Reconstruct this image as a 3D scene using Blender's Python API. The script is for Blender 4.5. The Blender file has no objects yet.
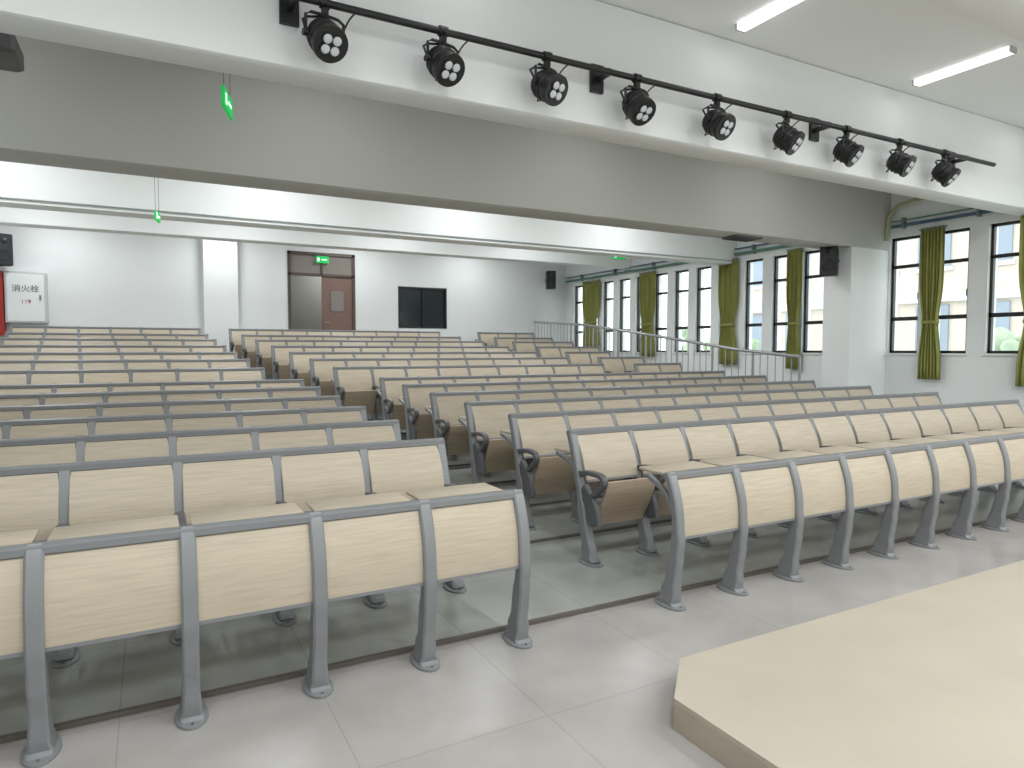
import bpy, math, random
from mathutils import Vector, Matrix
random.seed(3)
scene=bpy.context.scene
scene.view_settings.view_transform='Standard'
scene.view_settings.look='None'
scene.view_settings.exposure=0.15

# ---------------------------------------------------------------- materials
def srgb(r,g,b):
    f=lambda c:(c/255/12.92) if c/255<=0.04045 else ((c/255+0.055)/1.055)**2.4
    return (f(r),f(g),f(b),1)
def newmat(name,col,rough=0.6,metal=0.0,noise=0.0,nscale=5,bump=0.0,stretch=None):
    m=bpy.data.materials.new(name); m.use_nodes=True
    nt=m.node_tree; b=nt.nodes['Principled BSDF']
    b.inputs['Roughness'].default_value=rough; b.inputs['Metallic'].default_value=metal
    b.inputs['Base Color'].default_value=col
    if noise>0 or bump>0:
        tc=nt.nodes.new('ShaderNodeTexCoord'); mp=nt.nodes.new('ShaderNodeMapping')
        nt.links.new(tc.outputs['Object'],mp.inputs[0])
        if stretch: mp.inputs['Scale'].default_value=stretch
        n=nt.nodes.new('ShaderNodeTexNoise'); n.inputs['Scale'].default_value=nscale; n.inputs['Detail'].default_value=5
        nt.links.new(mp.outputs[0],n.inputs['Vector'])
        if noise>0:
            r=nt.nodes.new('ShaderNodeMapRange'); r.inputs['From Min'].default_value=.25; r.inputs['From Max'].default_value=.75
            r.inputs['To Min'].default_value=1-noise; r.inputs['To Max'].default_value=1+noise
            nt.links.new(n.outputs['Fac'],r.inputs['Value'])
            hv=nt.nodes.new('ShaderNodeHueSaturation'); hv.inputs['Color'].default_value=col
            nt.links.new(r.outputs[0],hv.inputs['Value']); nt.links.new(hv.outputs[0],b.inputs['Base Color'])
        if bump>0:
            bp=nt.nodes.new('ShaderNodeBump'); bp.inputs['Strength'].default_value=bump; bp.inputs['Distance'].default_value=.01
            nt.links.new(n.outputs['Fac'],bp.inputs['Height']); nt.links.new(bp.outputs[0],b.inputs['Normal'])
    return m
def emat(name,col,s):
    m=newmat(name,col); b=m.node_tree.nodes['Principled BSDF']
    b.inputs['Emission Color'].default_value=col; b.inputs['Emission Strength'].default_value=s; return m
def tilemat(name,c1,c2,mortar,size,rough):
    m=newmat(name,c1,rough); nt=m.node_tree; b=nt.nodes['Principled BSDF']
    g=nt.nodes.new('ShaderNodeNewGeometry'); mp=nt.nodes.new('ShaderNodeMapping')
    mp.inputs['Location'].default_value=(0.15,0.03,0)
    br=nt.nodes.new('ShaderNodeTexBrick'); br.offset=0; br.squash=1
    br.inputs['Scale'].default_value=1; br.inputs['Brick Width'].default_value=size; br.inputs['Row Height'].default_value=size
    br.inputs['Mortar Size'].default_value=.003; br.inputs['Mortar Smooth'].default_value=.3
    br.inputs['Color1'].default_value=c1; br.inputs['Color2'].default_value=c2; br.inputs['Mortar'].default_value=mortar
    nt.links.new(g.outputs['Position'],mp.inputs[0]); nt.links.new(mp.outputs[0],br.inputs['Vector'])
    n=nt.nodes.new('ShaderNodeTexNoise'); n.inputs['Scale'].default_value=2.2; n.inputs['Detail'].default_value=8
    nt.links.new(g.outputs['Position'],n.inputs['Vector'])
    r=nt.nodes.new('ShaderNodeMapRange'); r.inputs['From Min'].default_value=.3; r.inputs['From Max'].default_value=.7
    r.inputs['To Min'].default_value=.88; r.inputs['To Max'].default_value=1.1
    nt.links.new(n.outputs['Fac'],r.inputs['Value'])
    hv=nt.nodes.new('ShaderNodeHueSaturation'); nt.links.new(br.outputs['Color'],hv.inputs['Color']); nt.links.new(r.outputs[0],hv.inputs['Value'])
    nt.links.new(hv.outputs[0],b.inputs['Base Color'])
    return m

M_wall=newmat('white_plaster',srgb(238,241,241),.8,noise=.015,nscale=1.2,bump=.05)
M_ceil=newmat('ceiling_plaster',srgb(240,243,243),.85,noise=.015,nscale=1)
M_greyshade=newmat('grey_shade_plaster',srgb(192,193,187),.85,noise=.02,nscale=1.1)  # plaster greyed so the colour carries the backlit shade of the second beam
M_floor=tilemat('grey_floor_tile',srgb(166,163,160),srgb(163,160,157),srgb(149,146,144),.8,.24)
M_floor2=tilemat('dark_floor_tile',srgb(166,169,165),srgb(162,165,161),srgb(144,146,143),.8,.2)
M_strip=newmat('nosing_dark',srgb(98,92,86),.5)
M_stage=newmat('beige_stage_vinyl',srgb(181,172,157),.45,noise=.05,nscale=3)
M_stageside=newmat('stage_side_tile',srgb(174,162,146),.5,noise=.06,nscale=6)
M_metal=newmat('grey_painted_steel',srgb(130,132,134),.42,metal=.1)
M_metal2=newmat('dark_grey_plastic',srgb(92,93,95),.45)
M_black=newmat('black_metal',srgb(24,24,26),.4)
M_lens=newmat('lens_white',srgb(205,210,215),.15)
M_rim=newmat('lens_dark',srgb(45,47,52),.2)
M_wood=newmat('pale_oak_laminate',srgb(186,174,154),.45,noise=.12,nscale=5,stretch=(1.0,14,18))
M_wood2=newmat('seat_pan_wood',srgb(170,153,132),.45,noise=.12,nscale=5,stretch=(1.0,14,18))
M_curt=newmat('olive_curtain',srgb(144,146,80),.85,noise=.08,nscale=8)
M_frame=newmat('dark_window_frame',srgb(36,36,38),.4)
M_darkglass=newmat('dark_glass',srgb(38,46,48),.12)
M_transom=newmat('transom_glass',srgb(140,132,126),.2)
M_door=newmat('door_redbrown',srgb(128,102,92),.45,noise=.06,nscale=6,stretch=(6,6,1))
M_doorf=newmat('door_frame_brown',srgb(88,76,70),.45)
M_green=emat('exit_green',srgb(30,170,80),.6)
M_whitee=emat('exit_white',srgb(220,255,230),1.0)
M_led=emat('led_tube',(1,1,1,1),2.0)
M_red=newmat('fire_red',srgb(170,44,38),.4)
M_offw=newmat('cabinet_white',srgb(200,203,202),.5)
M_pipeg=newmat('green_pipe',srgb(96,136,120),.4)
M_pipey=newmat('olive_conduit',srgb(170,175,130),.4)
M_pipeb=newmat('blue_pipe',srgb(80,104,130),.4)
M_pipew=newmat('grey_pipe',srgb(160,165,165),.4)
M_rail=newmat('stainless_rail',srgb(165,167,169),.3,metal=.6)
M_build=newmat('facade_beige',srgb(205,192,180),.8,noise=.08,nscale=2)
M_ground=newmat('outside_ground',srgb(215,218,213),.9)
M_leaf=newmat('foliage_green',srgb(165,182,155),.8,noise=.25,nscale=4)
M_bwin=newmat('facade_window',srgb(140,152,165),.2)
M_glass=bpy.data.materials.new('clear_glass'); M_glass.use_nodes=True
nt=M_glass.node_tree; nt.nodes.clear()
o=nt.nodes.new('ShaderNodeOutputMaterial'); t=nt.nodes.new('ShaderNodeBsdfTransparent'); t.inputs[0].default_value=(.94,.97,.97,1)
g=nt.nodes.new('ShaderNodeBsdfGlossy'); g.inputs['Roughness'].default_value=.05; mx=nt.nodes.new('ShaderNodeMixShader'); mx.inputs[0].default_value=.06
nt.links.new(t.outputs[0],mx.inputs[1]); nt.links.new(g.outputs[0],mx.inputs[2]); nt.links.new(mx.outputs[0],o.inputs[0])

# ---------------------------------------------------------------- mesh builder
class MB:
    def __init__(s): s.v=[]; s.f=[]; s.m=[]; s.mats=[]
    def mi(s,m):
        if m not in s.mats: s.mats.append(m)
        return s.mats.index(m)
    def add(s,vs,fs,m,M=None):
        b=len(s.v); k=s.mi(m)
        for p in vs:
            p=Vector(p)
            if M: p=M@p
            s.v.append(tuple(p))
        for f in fs: s.f.append([i+b for i in f]); s.m.append(k)
    def box(s,x0,x1,y0,y1,z0,z1,m,M=None):
        vs=[(x,y,z) for x in(x0,x1) for y in(y0,y1) for z in(z0,z1)]
        s.add(vs,[(0,1,3,2),(4,6,7,5),(0,4,5,1),(2,3,7,6),(0,2,6,4),(1,5,7,3)],m,M)
    def bbox(s,x0,x1,y0,y1,z0,z1,m,bv=.01,M=None):
        cx,cy=(x0+x1)/2,(y0+y1)/2; a,b=(x1-x0)/2,(y1-y0)/2
        st=[(z0,bv),(z0+bv,0),(z1-bv,0),(z1,bv)]
        rings=[s.rr(Vector((cx,cy,z)),Vector((1,0,0)),Vector((0,1,0)),a-i,b-i,bv) for z,i in st]
        s.loft(rings,m,M)
    def rr(s,c,A,B,a,b,bv):
        bv=min(bv,a*.9,b*.9)
        pts=[(a,-b+bv),(a,b-bv),(a-bv,b),(-a+bv,b),(-a,b-bv),(-a,-b+bv),(-a+bv,-b),(a-bv,-b)]
        return [c+A*p+B*q for p,q in pts]
    def loft(s,rings,m,M=None,cap=True,close=False):
        n=len(rings[0]); vs=[p for r in rings for p in r]; fs=[]
        R=len(rings)
        for i in range(R if close else R-1):
            j=(i+1)%R
            for k in range(n):
                fs.append((i*n+k,i*n+(k+1)%n,j*n+(k+1)%n,j*n+k))
        if cap and not close:
            fs.append(tuple(range(n))[::-1]); fs.append(tuple((R-1)*n+k for k in range(n)))
        s.add(vs,fs,m,M)
    def sweepYZ(s,path,x,ha,hb,m,bv=.008,M=None):
        n=len(path); rings=[]
        for i,(y,z) in enumerate(path):
            p=path[max(0,i-1)]; q=path[min(n-1,i+1)]
            t=Vector((0,q[0]-p[0],q[1]-p[1])).normalized(); B=Vector((0,t.z,-t.y))
            h=hb[i] if isinstance(hb,(list,tuple)) else hb
            a=ha[i] if isinstance(ha,(list,tuple)) else ha
            rings.append(s.rr(Vector((x,y,z)),Vector((1,0,0)),B,a,h,bv))
        s.loft(rings,m,M)
    def tube(s,pts,r,m,n=8,M=None):
        pts=[Vector(p) for p in pts]; rings=[]
        for i,p in enumerate(pts):
            t=(pts[min(len(pts)-1,i+1)]-pts[max(0,i-1)]).normalized()
            up=Vector((0,0,1)) if abs(t.z)<.9 else Vector((1,0,0))
            A=t.cross(up).normalized(); B=t.cross(A)
            rings.append([p+A*math.cos(2*math.pi*k/n)*r+B*math.sin(2*math.pi*k/n)*r for k in range(n)])
        s.loft(rings,m,M)
    def lathe(s,prof,m,n=20,M=None):
        rings=[[Vector((r*math.cos(2*math.pi*k/n),r*math.sin(2*math.pi*k/n),z)) for k in range(n)] for z,r in prof]
        s.loft(rings,m,M)
    def mesh(s,name):
        me=bpy.data.meshes.new(name); me.from_pydata(s.v,[],s.f)
        for m in s.mats: me.materials.append(m)
        me.polygons.foreach_set('material_index',s.m)
        me.polygons.foreach_set('use_smooth',[True]*len(s.f))
        me.update()
        import bmesh
        bm=bmesh.new(); bm.from_mesh(me); bmesh.ops.recalc_face_normals(bm,faces=bm.faces); bm.to_mesh(me); bm.free()
        me.set_sharp_from_angle(angle=math.radians(38))
        return me
    def obj(s,name,loc=(0,0,0),parent=None):
        ob=bpy.data.objects.new(name,s.mesh(name)); scene.collection.objects.link(ob); ob.location=loc
        if parent: ob.parent=parent
        return ob
def cat(pts,k=4):
    out=[]; n=len(pts)
    for i in range(n-1):
        p0=pts[max(0,i-1)];p1=pts[i];p2=pts[i+1];p3=pts[min(n-1,i+2)]
        for j in range(k):
            t=j/k
            out.append(tuple(.5*((2*p1[d])+(-p0[d]+p2[d])*t+(2*p0[d]-5*p1[d]+4*p2[d]-p3[d])*t*t+(-p0[d]+3*p1[d]-3*p2[d]+p3[d])*t**3) for d in range(len(p1))))
    out.append(tuple(pts[-1])); return out

# ---------------------------------------------------------------- room shell
XL,XR,YF,YB,ZC=-3.4,10.6,-4.0,16.4,4.39
rows=[(3.08,0.0)]
lev=[.02,.06,.10,.14,.19,.24,.37,.48,.58,.69,.81,.92,1.06]
for i,z in enumerate(lev): rows.append((3.97+.93*i,z))
m=MB(); m.box(XL-.3,XR+.3,YF-.3,3.22,-.2,0,M_floor)
m.obj('floor')
m=MB()
steps=[(3.22,.02)]+[(rows[i][0]-.42,rows[i][1]) for i in range(2,len(rows))]+[(15.75,1.16)]
for i,(y,z) in enumerate(steps):
    y1=steps[i+1][0] if i+1<len(steps) else YB+.3
    m.box(XL-.3,XR+.3,y,y1,-.2,z,M_floor2)
    m.box(XL,XR,y-.004,y+.02,z-.018,z+.003,M_strip)
m.obj('floor_tiered')
m=MB(); m.box(XL-.3,XR+.3,YF-.3,YB+.3,ZC,ZC+.25,M_ceil); m.obj('ceiling')
m=MB(); m.box(XL-.3,XL,YF-.3,YB+.3,0,ZC,M_wall); m.obj('wall_left')
m=MB(); m.box(XL,XR,YF-.3,YF,0,ZC,M_wall); m.obj('wall_front')

D0,D1,DZ=2.87,4.46,3.87
W0,W1,WZ0,WZ1=5.56,6.88,2.11,3.16
m=MB()
yb0,yb1=YB,YB+.25
m.box(XL,D0,yb0,yb1,0,ZC,M_wall); m.box(D0,D1,yb0,yb1,DZ,ZC,M_wall); m.box(D0,D1,yb0,yb1,0,1.16,M_wall)
m.box(D1,W0,yb0,yb1,0,ZC,M_wall); m.box(W0,W1,yb0,yb1,0,WZ0,M_wall); m.box(W0,W1,yb0,yb1,WZ1,ZC,M_wall)
m.box(W1,XR,yb0,yb1,0,ZC,M_wall)
m.obj('wall_back')
m=MB(); m.box(1.06,1.75,YB-.35,YB,1.16,ZC,M_wall); m.obj('pillar')
SZ,TZ=1.5,3.35
wins=[(2.6,3.2),(3.6,4.2),(4.72,5.30),(5.56,6.08),(6.28,6.76)]
y=7.95
while y<15.6:
    wins.append((y,y+.46)); y+=.69
m=MB(); xr1=XR+.25
m.box(XR,xr1,YF-.3,YB+.3,0,SZ,M_wall); m.box(XR,xr1,YF-.3,YB+.3,TZ,ZC,M_wall)
prev=YF-.3
for a,b in wins:
    m.box(XR,xr1,prev,a,SZ,TZ,M_wall); prev=b
m.box(XR,xr1,prev,YB+.3,SZ,TZ,M_wall)
m.obj('wall_right')
for i,(a,b) in enumerate(wins):
    m=MB(); x0,x1=XR+.06,XR+.12; fw=.04
    m.box(x0,x1,a,a+fw,SZ,TZ,M_frame); m.box(x0,x1,b-fw,b,SZ,TZ,M_frame)
    m.box(x0,x1,a,b,SZ,SZ+fw,M_frame); m.box(x0,x1,a,b,TZ-fw,TZ,M_frame)
    m.box(x0,x1,a,b,2.02,2.08,M_frame); m.box(x0,x1,a,b,2.86,2.91,M_frame)
    m.box(x0+.02,x0+.026,a,b,SZ,TZ,M_glass)
    m.box(XR-.03,XR+.06,a-.02,b+.02,SZ-.03,SZ,M_wall)
    m.box(x0-.012,x0,a+.03,a+.05,2.35,2.45,M_metal)
    m.obj('window_%d'%(i+1))
m=MB(); m.box(9.66,XR,6.78,7.26,0,ZC,M_wall); m.obj('pillar')
def beam(name,y0,y1,z,mat=M_wall,x0=XL,x1=XR):
    m=MB(); m.bbox(x0,x1,y0,y1,z,ZC,mat,.012); return m.obj(name)
beam('trim_1',4.6,4.9,3.376)
beam('trim_2',6.76,7.2,3.16,M_greyshade)
beam('trim_3',10.0,10.3,3.30)
beam('trim_4',13.4,13.7,3.58)
beam('trim_5',2.4,3.0,4.08)
m=MB(); m.box(XL,XR,4.9,6.76,ZC-.03,ZC,M_greyshade); m.obj('trim_6')

# corridor behind door
m=MB()
m.box(2.0,5.4,YB+2.2,YB+2.3,1.0,4.0,M_greyshade); m.box(1.9,2.0,YB+.25,YB+2.3,1.0,4.0,M_greyshade); m.box(5.4,5.5,YB+.25,YB+2.3,1.0,4.0,M_greyshade)
m.box(1.9,5.5,YB+.25,YB+2.3,1.0,1.16,M_floor2); m.box(1.9,5.5,YB+.25,YB+2.3,4.0,4.1,M_greyshade)
m.obj('wall_corridor')
L=bpy.data.lights.new('corridor_fill','POINT'); L.energy=18; L.shadow_soft_size=.15  # added fill light without a fixture, lightens the corridor seen through the door
ob=bpy.data.objects.new('corridor_fill',L); scene.collection.objects.link(ob); ob.location=(4.4,YB+1.4,3.7)
# door
m=MB(); f=.07; y0,y1=YB-.02,YB+.1; zt=3.34; DB=1.162
m.box(D0,D0+f,y0,y1,DB,DZ,M_doorf); m.box(D1-f,D1,y0,y1,DB,DZ,M_doorf); m.box(D0,D1,y0,y1,DZ-f,DZ,M_doorf); m.box(D0,D1,y0,y1,zt-.03,zt+.03,M_doorf)
xm=(D0+D1)/2
m.box(D0+f,D1-f,YB+.03,YB+.04,zt+.03,DZ-f,M_transom); m.box(xm-.02,xm+.02,y0,y1,zt,DZ-f,M_doorf)
m.bbox(xm,D1-f,YB+.02,YB+.065,DB+.01,zt-.03,M_door,.004)
m.box(xm+.22,xm+.5,YB+.01,YB+.02,2.5,2.95,M_transom)
for (a,b,c,d) in [(xm+.2,xm+.22,2.48,2.97),(xm+.5,xm+.52,2.48,2.97),(xm+.2,xm+.52,2.48,2.5),(xm+.2,xm+.52,2.95,2.97)]:
    m.box(a,b,YB+.005,YB+.02,c,d,M_metal)
m.tube([(xm+.06,YB+.0,2.2),(xm+.06,YB-.04,2.2),(xm+.16,YB-.04,2.2)],.012,M_metal)
Mo=Matrix.Translation((D0+f,YB+.1,0))@Matrix.Rotation(math.radians(86),4,'Z')
m.bbox(0,.7,0,.045,DB+.01,zt-.03,M_door,.004,Mo)
m.obj('door_1')
m=MB()
m.box(W0,W1,YB+.05,YB+.06,WZ0,WZ1,M_darkglass)
for a,b,c,d in [(W0,W1,WZ0,WZ0+.05),(W0,W1,WZ1-.05,WZ1),(W0,W0+.05,WZ0,WZ1),(W1-.05,W1,WZ0,WZ1),((W0+W1)/2-.012,(W0+W1)/2+.012,WZ0,WZ1)]:
    m.box(a,b,YB-.01,YB+.08,c,d,M_frame)
m.obj('window_%d'%(len(wins)+1))

# stage
def prism(name,poly,z0,z1,mt,ms):
    m=MB(); n=len(poly)
    m.add([(x,y,z1) for x,y in poly],[tuple(range(n))],mt)
    for i in range(n):
        a,b=poly[i],poly[(i+1)%n]
        m.add([(a[0],a[1],z1-.02),(b[0],b[1],z1-.02),(b[0],b[1],z1),(a[0],a[1],z1)],[(0,1,2,3)],mt)
        m.add([(a[0],a[1],z0),(b[0],b[1],z0),(b[0],b[1],z1-.02),(a[0],a[1],z1-.02)],[(0,1,2,3)],ms)
    return m.obj(name)
prism('stage_platform',[(1.85,-2.5),(10.3,-2.5),(10.3,2.30),(2.12,2.30),(1.85,2.04)],0,.13,M_stage,M_stageside)

# ---------------------------------------------------------------- seats
SP=.524
def foot(m,x,y0):
    m.lathe([(0,1),(.010,1),(.016,.85)],M_metal,18,Matrix.Translation((x,y0,0))@Matrix.Diagonal((.066,.12,1,1)))
    for s in (-1,1):
        m.lathe([(.014,.007),(.020,.006)],M_metal2,8,Matrix.Translation((x,y0+s*.098,0)))
def front_row(n):
    m=MB()
    P=cat([(0,.012),(-.006,.06),(-.040,.25),(-.068,.43),(-.058,.60),(-.014,.74),(.018,.80)],4)
    hb=[.08 if z<.03 else (.06 if z<.1 else (.045 if z<.3 else (.036 if z<.45 else .026))) for y,z in P]
    ha=[.044 if z<.04 else (.036 if z<.12 else .032) for y,z in P]
    PP=[(y+.006,z) for y,z in P if .40<=z<=.775]
    for i in range(n+1):
        x=i*SP
        m.sweepYZ(P,x,ha,hb,M_metal,.009)
        foot(m,x,0)
        m.sweepYZ(cat([(-.04,.55),(.05,.68),(.2,.755)],4),x,.014,.016,M_metal,.004)
    for i in range(n):
        xc=(i+.5)*SP
        m.sweepYZ(PP,xc,SP/2-.02,.010,M_wood,.003)
        m.sweepYZ([(PP[0][0],PP[0][1]-.015),PP[0]],xc,SP/2-.02,.014,M_metal,.003)
        m.bbox(xc-SP/2+.025,xc+SP/2-.025,.06,.34,.774,.794,M_wood,.005)
        m.box(xc-SP/2+.02,xc+SP/2-.02,.058,.063,.766,.79,M_metal)
    m.bbox(-.028,n*SP+.028,-.016,.05,.764,.808,M_metal,.009)
    m.box(0,n*SP,-.035,-.005,.5,.53,M_metal)
    return m.mesh('front_desk_row')
def seat_row(n):
    m=MB()
    P=cat([(-.05,.012),(-.04,.06),(.01,.25),(.055,.45),(.105,.65),(.175,.85),(.21,.93)],4)
    hb=[.08 if z<.03 else (.06 if z<.12 else (.045 if z<.4 else .030)) for y,z in P]
    ha=[.042 if z<.05 else .032 for y,z in P]
    PP=cat([(.05,.58),(.078,.70),(.125,.80),(.19,.91)],4)
    SPn=cat([(-.18,.60),(-.165,.53),(-.12,.43),(-.06,.33),(-.03,.27)],3)
    arm=cat([(.09,.63),(-.05,.65),(-.18,.645),(-.215,.61),(-.19,.57),(-.11,.51),(-.03,.46),(.05,.44)],3)
    for i in range(n+1):
        x=i*SP
        m.sweepYZ(P,x,ha,hb,M_metal,.009)
        foot(m,x,-.05)
        m.sweepYZ(arm,x,.024,.018,M_metal2,.006)
        m.sweepYZ(cat([(-.12,.28),(-.07,.42),(.04,.52)],3),x,.022,.06,M_metal2,.01)
        m.sweepYZ(cat([(.1,.62),(.22,.69),(.40,.74)],4),x,.014,.016,M_metal,.004)
    for i in range(n):
        xc=(i+.5)*SP
        m.sweepYZ(PP,xc,SP/2-.022,.010,M_wood,.003)
        m.sweepYZ([(.047,.565),(.05,.582)],xc,SP/2-.02,.014,M_metal,.003)
        m.sweepYZ(SPn,xc,SP/2-.040,.012,M_wood2,.004)
        m.bbox(xc-SP/2+.03,xc+SP/2-.03,.22,.50,.745,.763,M_wood,.005)
    m.bbox(-.028,n*SP+.028,.165,.232,.892,.938,M_metal,.009)
    m.box(0,n*SP,-.03,.03,.35,.39,M_metal2)
    return m.mesh('seat_row')
cache={}
def put(kind,n,x0,y,z):
    k=(kind,n)
    if k not in cache: cache[k]=front_row(n) if kind=='f' else seat_row(n)
    nm='front_desk_row' if kind=='f' else 'auditorium_seat_row'
    ob=bpy.data.objects.new(nm,cache[k]); scene.collection.objects.link(ob); ob.location=(x0,y,z)
for i,(y,z) in enumerate(rows):
    z+=.001
    if i==0:
        put('f',7,1.69-7*SP,y,z); put('f',12,2.75,y,z)
    elif i<7:
        put('s',7,1.69-7*SP,y,z); put('s',12,2.75,y,z)
    else:
        t=(i-7)/6
        xl=1.35-.45*t; xr=2.35-.85*t
        put('s',6,xl-6*SP,y,z)
        put('s',9,xr,y,z)
        s3=max(xr+9*SP+.75,7.3)
        put('s',3,s3,y,z) if s3+3*SP<9.1 else put('s',2,s3,y,z)

# ---------------------------------------------------------------- handrail by the side steps
m=MB(); xh=9.25
pts=[(7.35,.24+1.2),(8.6,.3+1.25),(11.5,.62+1.3),(13.5,.86+1.3),(15.9,1.16+1.15)]
def zr(y):
    for (a,b),(c,d) in zip(pts,pts[1:]):
        if a<=y<=c: return b+(d-b)*(y-a)/(c-a)
def zf(y):
    z=0
    for (a,b) in steps:
        if y>=a: z=b
    return z
m.tube([(xh,a,b) for a,b in pts],.028,M_rail); m.tube([(xh,a,b-.75) for a,b in pts],.016,M_rail)
y=7.36
k=0
while y<15.9:
    if k%6==0: m.tube([(xh,y,zf(y)),(xh,y,zr(y))],.022,M_rail)
    else: m.tube([(xh,y,zr(y)-.75),(xh,y,zr(y))],.009,M_rail,6)
    y+=.16; k+=1
m.obj('stair_handrail')

# ---------------------------------------------------------------- curtains
def curtain(y0,y1,z0,z1,x=XR-.10):
    m=MB(); n=60; L=14; grid=[]
    for j in range(L+1):
        t=j/L; z=z1+(z0-z1)*t
        pin=1-.35*math.exp(-((t-.62)/.16)**2)
        for i in range(n+1):
            s=i/n; yy=(y0+y1)/2+(s-.5)*(y1-y0)*pin
            xx=x+.03*math.sin(s*math.pi*2*7+.6*t)+.01*math.sin(s*23+t*4)
            grid.append((xx,yy,z))
    fs=[(j*(n+1)+i,j*(n+1)+i+1,(j+1)*(n+1)+i+1,(j+1)*(n+1)+i) for j in range(L) for i in range(n)]
    m.add(grid,fs,M_curt)
    zt=z1-(z1-z0)*.62
    m.bbox(x-.045,x+.045,(y0+y1)/2-(y1-y0)*.34,(y0+y1)/2+(y1-y0)*.34,zt-.03,zt+.03,M_curt,.01)
    m.tube([(x,y0-.03,z1),(x,y1+.03,z1)],.014,M_metal)
    for i in range(6):
        yy=y0+(y1-y0)*(i+.5)/6; m.box(x-.012,x+.012,yy-.01,yy+.01,z1-.03,z1+.02,M_metal)
    ob=m.obj('window_curtain'); sm=ob.modifiers.new('Solidify','SOLIDIFY'); sm.thickness=.004
for a,b,c in [(4.35,4.86,1.05),(5.86,6.20,1.1),(8.36,8.66,1.2),(9.88,10.38,1.25),(12.4,12.95,1.4),(14.65,15.4,1.6)]:
    curtain(a,b,c,3.40)

# pipes on right wall
m=MB()
m.tube([(XR-.06,2.5,3.52),(XR-.06,6.7,3.52)],.026,M_pipeb); m.tube([(XR-.06,2.5,3.6),(XR-.06,6.7,3.6)],.012,M_pipeg)
for y in (3.2,4.2,5.4,6.5): m.box(XR-.1,XR,y,y+.03,3.47,3.64,M_metal)
m.obj('wall_pipe')
m=MB(); m.tube([(XR-.06,7.3,3.5),(XR-.06,16.3,3.5)],.03,M_pipeg); m.tube([(XR-.06,7.3,3.6),(XR-.06,16.3,3.6)],.016,M_pipeb)
for y in (8,9.5,11,12.5,14,15.5): m.box(XR-.1,XR,y,y+.03,3.46,3.63,M_metal)
m.obj('wall_pipe')
m=MB(); m.tube(cat([(XR-.13,6.74,3.3),(XR-.13,6.72,3.62),(XR-.13,6.62,3.78),(XR-.13,6.4,3.86),(XR-.13,5.6,3.9)],6),.03,M_pipey)
m.obj('bent_conduit')
m=MB(); m.tube([(-3.3,9.98,3.36),(10.5,9.98,3.36)],.010,M_pipew); m.obj('wall_pipe')

# ---------------------------------------------------------------- spotlights + pipe
YP,ZP=4.4,3.74
m=MB(); m.tube([(.80,YP,ZP),(8.85,YP,ZP)],.024,M_black,12)
for x in (.84,3.25,5.9,8.3):
    m.box(x-.06,x+.06,4.57,4.6,ZP-.1,ZP+.12,M_black); m.box(x-.015,x+.015,YP,4.58,ZP-.02,ZP+.02,M_black)
    m.tube([(x,YP,ZP+.02),(x,4.58,ZP+.1)],.01,M_black)
m.obj('lighting_pipe')
ratios=[.2328,.4155,.606,.799,.9988,1.2001,1.397,1.594,1.781]
def spot(x,pan,tilt):
    m=MB()
    m.lathe([(-.03,.036),(.03,.036)],M_black,12,Matrix.Rotation(math.pi/2,4,'Y'))
    m.box(-.02,.02,-.02,.02,-.075,-.02,M_black); m.tube([(0,0,-.03),(0,-.07,-.03)],.007,M_black)
    Rz=Matrix.Rotation(pan,4,'Z')
    for s in (-1,1):
        m.tube([Rz@Vector((0,0,-.075)),Rz@Vector((s*.09,0,-.08)),Rz@Vector((s*.125,0,-.1)),Rz@Vector((s*.125,0,-.22))],.010,M_black,6)
        m.tube([Rz@Vector((0,.0,-.085)),Rz@Vector((s*.09,.05,-.09)),Rz@Vector((s*.12,.06,-.11)),Rz@Vector((s*.125,0,-.215))],.008,M_black,6)
        Mk=Matrix.Translation(Rz@Vector((s*.13,0,-.215)))@Rz@Matrix.Rotation(math.pi/2,4,'Y'); m.lathe([(-.015,.022),(.015,.022)],M_black,10,Mk)
    B=Matrix.Translation((0,0,-.215))@Rz@Matrix.Rotation(tilt,4,'X')
    m.lathe([(-.115,.098),(-.115,.112),(-.085,.115),(-.075,.104),(-.03,.104),(-.02,.112),(-.01,.104),(.01,.104),(.02,.11),(.03,.1),(.045,.1),(.055,.104),(.065,.09),(.09,.085),(.105,.06)],M_black,24,B)
    m.lathe([(-.108,.1),(-.109,.099)],M_rim,24,B)
    for k in range(4):
        a=math.pi/4+k*math.pi/2
        C=B@Matrix.Translation((.044*math.cos(a),.044*math.sin(a),0))
        m.lathe([(-.105,.038),(-.122,.038),(-.122,.034)],M_black,16,C); m.lathe([(-.12,.030),(-.128,.025),(-.131,.010)],M_lens,16,C)
    m.tube(cat([(.03,.08,-.17),(.0,.14,-.28),(.1,.12,-.2),(.16,.06,-.06),(.2,.0,-.01)],4),.006,M_black,5)
    m.obj('stage_spotlight',(x,YP,ZP))
for i,r in enumerate(ratios):
    spot(r*YP,math.radians(14+random.uniform(-8,10)),math.radians(-50+random.uniform(-10,8)))

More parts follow.
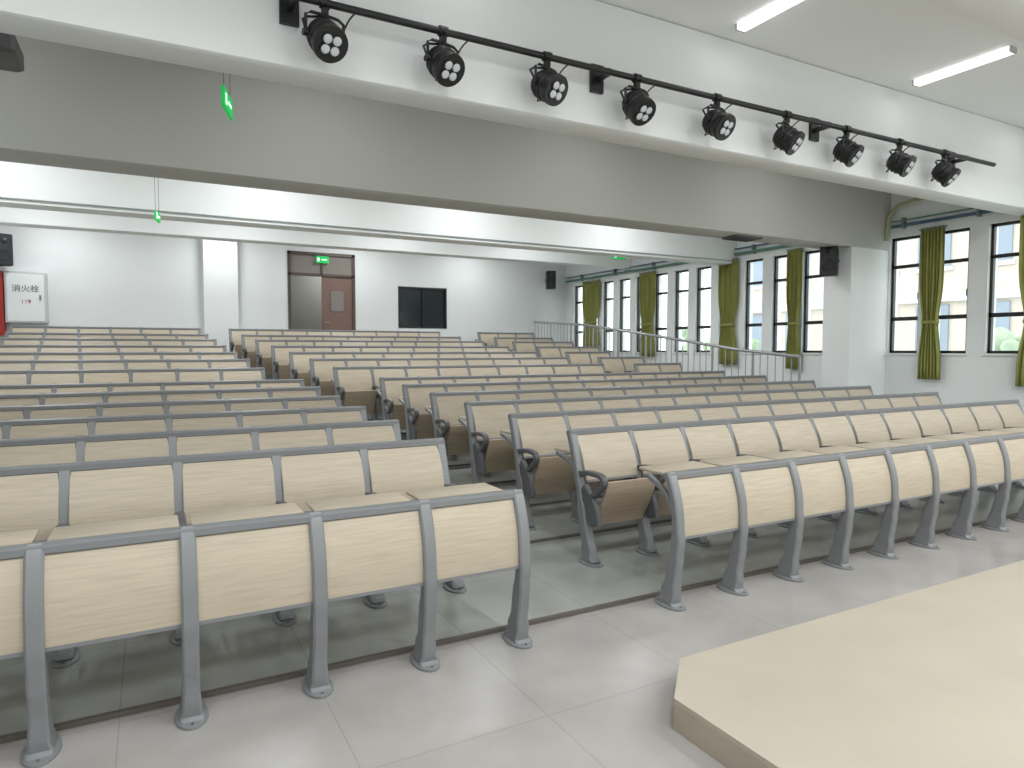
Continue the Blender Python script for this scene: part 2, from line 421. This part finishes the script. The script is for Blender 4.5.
# ---------------------------------------------------------------- ceiling lights
def led(x,y0,y1,P):
    m=MB(); m.bbox(x-.05,x+.05,y0,y1,ZC-.05,ZC-.001,M_led,.006); m.box(x-.052,x+.052,y0-.01,y0+.01,ZC-.052,ZC,M_offw); m.box(x-.052,x+.052,y1-.01,y1+.01,ZC-.052,ZC,M_offw)
    ob0=m.obj('ceiling_light')
    if P<=0: return
    L=bpy.data.lights.new('led_area','AREA'); L.shape='RECTANGLE'; L.size=.1; L.size_y=y1-y0; L.energy=P; L.color=(.97,.99,1)
    ob=bpy.data.objects.new('led_lamp',L); scene.collection.objects.link(ob); ob.location=(x,(y0+y1)/2,ZC-.07)
    ob.parent=ob0
XS=(-.6,2.0,4.62,7.2,9.6)
for x in XS:
    led(x,3.45,4.36,1.0)
    led(x,.6,1.7,46); led(x,-2.2,-1.1,50)
for x in (-1.6,1.4,4.4,7.4):
    led(x,5.1,5.9,8)
for x in (-1.6,1.4,4.4,7.4):
    led(x,8.0,9.2,38); led(x,11.2,12.4,38); led(x,14.4,15.6,28)
m=MB(); m.lathe([(0,.05),(-.03,.045),(-.04,.02)],M_offw,16); m.obj('smoke_detector',(8.1,3.4,ZC))

# ---------------------------------------------------------------- exit signs
def exit_sign(x,y,z,facing,ztop,w=.34,h=.15):
    m=MB(); M=Matrix.Rotation(facing,4,'Z')
    m.bbox(-w/2,w/2,-.012,.012,-h/2,h/2,M_green,.003,M)
    for s in (-1,1):
        m.box(-.12,-.07,s*.0125-.001,s*.0125+.001,-.04,.04,M_whitee,M); m.box(-.02,.1,s*.0125-.001,s*.0125+.001,-.012,.012,M_whitee,M)
    if ztop:
        for s in (-.12,.12):
            p=M@Vector((s,0,0)); m.tube([(p.x,p.y,h/2),(p.x,p.y,ztop-z)],.004,M_metal,6)
    m.obj('exit_sign',(x,y,z))
exit_sign(.56,5.6,3.42,math.radians(74),ZC-.03)
exit_sign(.12,9.6,3.22,math.radians(80),ZC,.28,.12)
exit_sign(9.6,12.6,3.72,math.radians(-15),ZC)
exit_sign(3.67,YB-.05,3.70,0,None,.30,.17)

# ---------------------------------------------------------------- speakers
def speaker(x,y,z,rot,w,h,d,wy):
    m=MB(); M=Matrix.Rotation(rot,4,'Z')
    m.bbox(-w/2,w/2,-d/2,d/2,-h/2,h/2,M_black,.015,M)
    m.box(-w/2+.02,w/2-.02,-d/2-.006,-d/2+.002,-h/2+.02,h/2-.02,M_rim,M)
    F=M@Matrix.Translation((0,-d/2-.006,-h*.18))@Matrix.Rotation(math.pi/2,4,'X'); m.lathe([(0,w*.36),(.006,w*.33),(.002,w*.1)],M_black,20,F)
    F=M@Matrix.Translation((0,-d/2-.006,h*.28))@Matrix.Rotation(math.pi/2,4,'X'); m.lathe([(0,w*.2),(.006,w*.16)],M_black,16,F)
    m.tube([(0,0,0),wy],.018,M_black)
    m.obj('wall_speaker',(x,y,z))
speaker(9.43,7.0,2.96,math.radians(-60),.25,.5,.22,(.23,0,0))
speaker(9.9,YB-.3,3.5,math.radians(-25),.26,.5,.24,(0,.29,0))
speaker(-2.45,YB-.3,3.47,math.radians(20),.28,.6,.26,(0,.29,0))

# fire cabinet
root=bpy.data.objects.new('fire_hydrant_cabinet',None); scene.collection.objects.link(root); root.location=(-2.12,YB-.13,2.58)
m=MB(); m.bbox(-.34,.34,-.1,.12,-.5,.5,M_offw,.01); m.box(-.3,.3,-.108,-.099,-.46,.46,M_wall); m.box(.22,.25,-.13,-.1,-.05,.05,M_metal)
m.obj('cabinet_body',(0,0,0),root)
m=MB(); m.bbox(-.62,-.36,-.1,.12,-.75,.5,M_red,.01); m.obj('alarm_panel',(0,0,0),root)
def txt(s,size,loc,mat):
    c=bpy.data.curves.new('label','FONT'); c.body=s; c.size=size; c.align_x='CENTER'; c.extrude=.001
    c.materials.append(mat); o=bpy.data.objects.new('label_text',c); scene.collection.objects.link(o); o.parent=root
    o.location=loc; o.rotation_euler=(math.pi/2,0,0)
txt('消火栓',.15,(0,-.112,.12),M_metal2); txt('119',.11,(0,-.112,-.12),M_red)

m=MB(); m.bbox(-.25,.25,-.2,.2,-.07,.07,M_metal2,.02); m.tube([(0,0,.07),(0,0,.83)],.02,M_metal); m.lathe([(0,.05),(.03,.045)],M_black,16,Matrix.Translation((.1,-.2,0))@Matrix.Rotation(math.pi/2,4,'X'))
m.obj('ceiling_projector',(-.97,5.6,3.53))
m=MB(); m.bbox(-.25,.25,-.15,.15,-.03,0,M_metal2,.005)
for k in range(6): m.box(-.22,.22,-.12+k*.045,-.105+k*.045,-.036,-.03,M_black)
m.obj('air_vent',(7.5,6.98,3.16))

# ---------------------------------------------------------------- outside
m=MB(); m.box(XR+.3,60,-30,45,-3,-2.8,M_ground); m.obj('ground')
m=MB(); m.box(24,30,7,24,-2.8,16,M_build)
for j in range(6):
    for i in range(9):
        y=7.6+i*1.85; z=-1.6+j*3
        m.box(23.93,24,y,y+1.1,z,z+1.7,M_bwin); m.box(23.9,24,y-.1,y+1.2,z-.15,z,M_offw)
for j in range(6): m.box(23.8,24,7,24,-2.8+j*3,-2.5+j*3,M_offw)
m.obj('neighboring_building')
def tree(x,y,h):
    m=MB(); m.tube([(0,0,-2.8),(.1,0,-.5),(0,.1,h-1)],.14,M_doorf)
    for k in range(60):
        c=Vector((random.uniform(-1.3,1.3),random.uniform(-1.3,1.3),h+random.uniform(-1.4,1.4))); r=random.uniform(.18,.38)
        m.lathe([(-r,.05),(-r*.6,r*.8),(0,r),(r*.6,r*.75),(r,.05)],M_leaf,7,Matrix.Translation(c)@Matrix.Rotation(random.random()*3,4,'X'))
    m.obj('tree',(x,y,0))
tree(19,8.0,.6); tree(19,19,1.0)

# world
w=bpy.data.worlds.new('sky'); scene.world=w; w.use_nodes=True
bg=w.node_tree.nodes['Background']; bg.inputs[0].default_value=(.95,.98,1,1); bg.inputs[1].default_value=2.9

cam=bpy.data.cameras.new('camera'); cam.lens=23.6; cam.sensor_width=36; cam.clip_start=.05
co=bpy.data.objects.new('camera',cam); scene.collection.objects.link(co)
co.location=(0,0,1.55); co.rotation_euler=(math.radians(90-2.9),0,math.radians(-28.3)); scene.camera=co
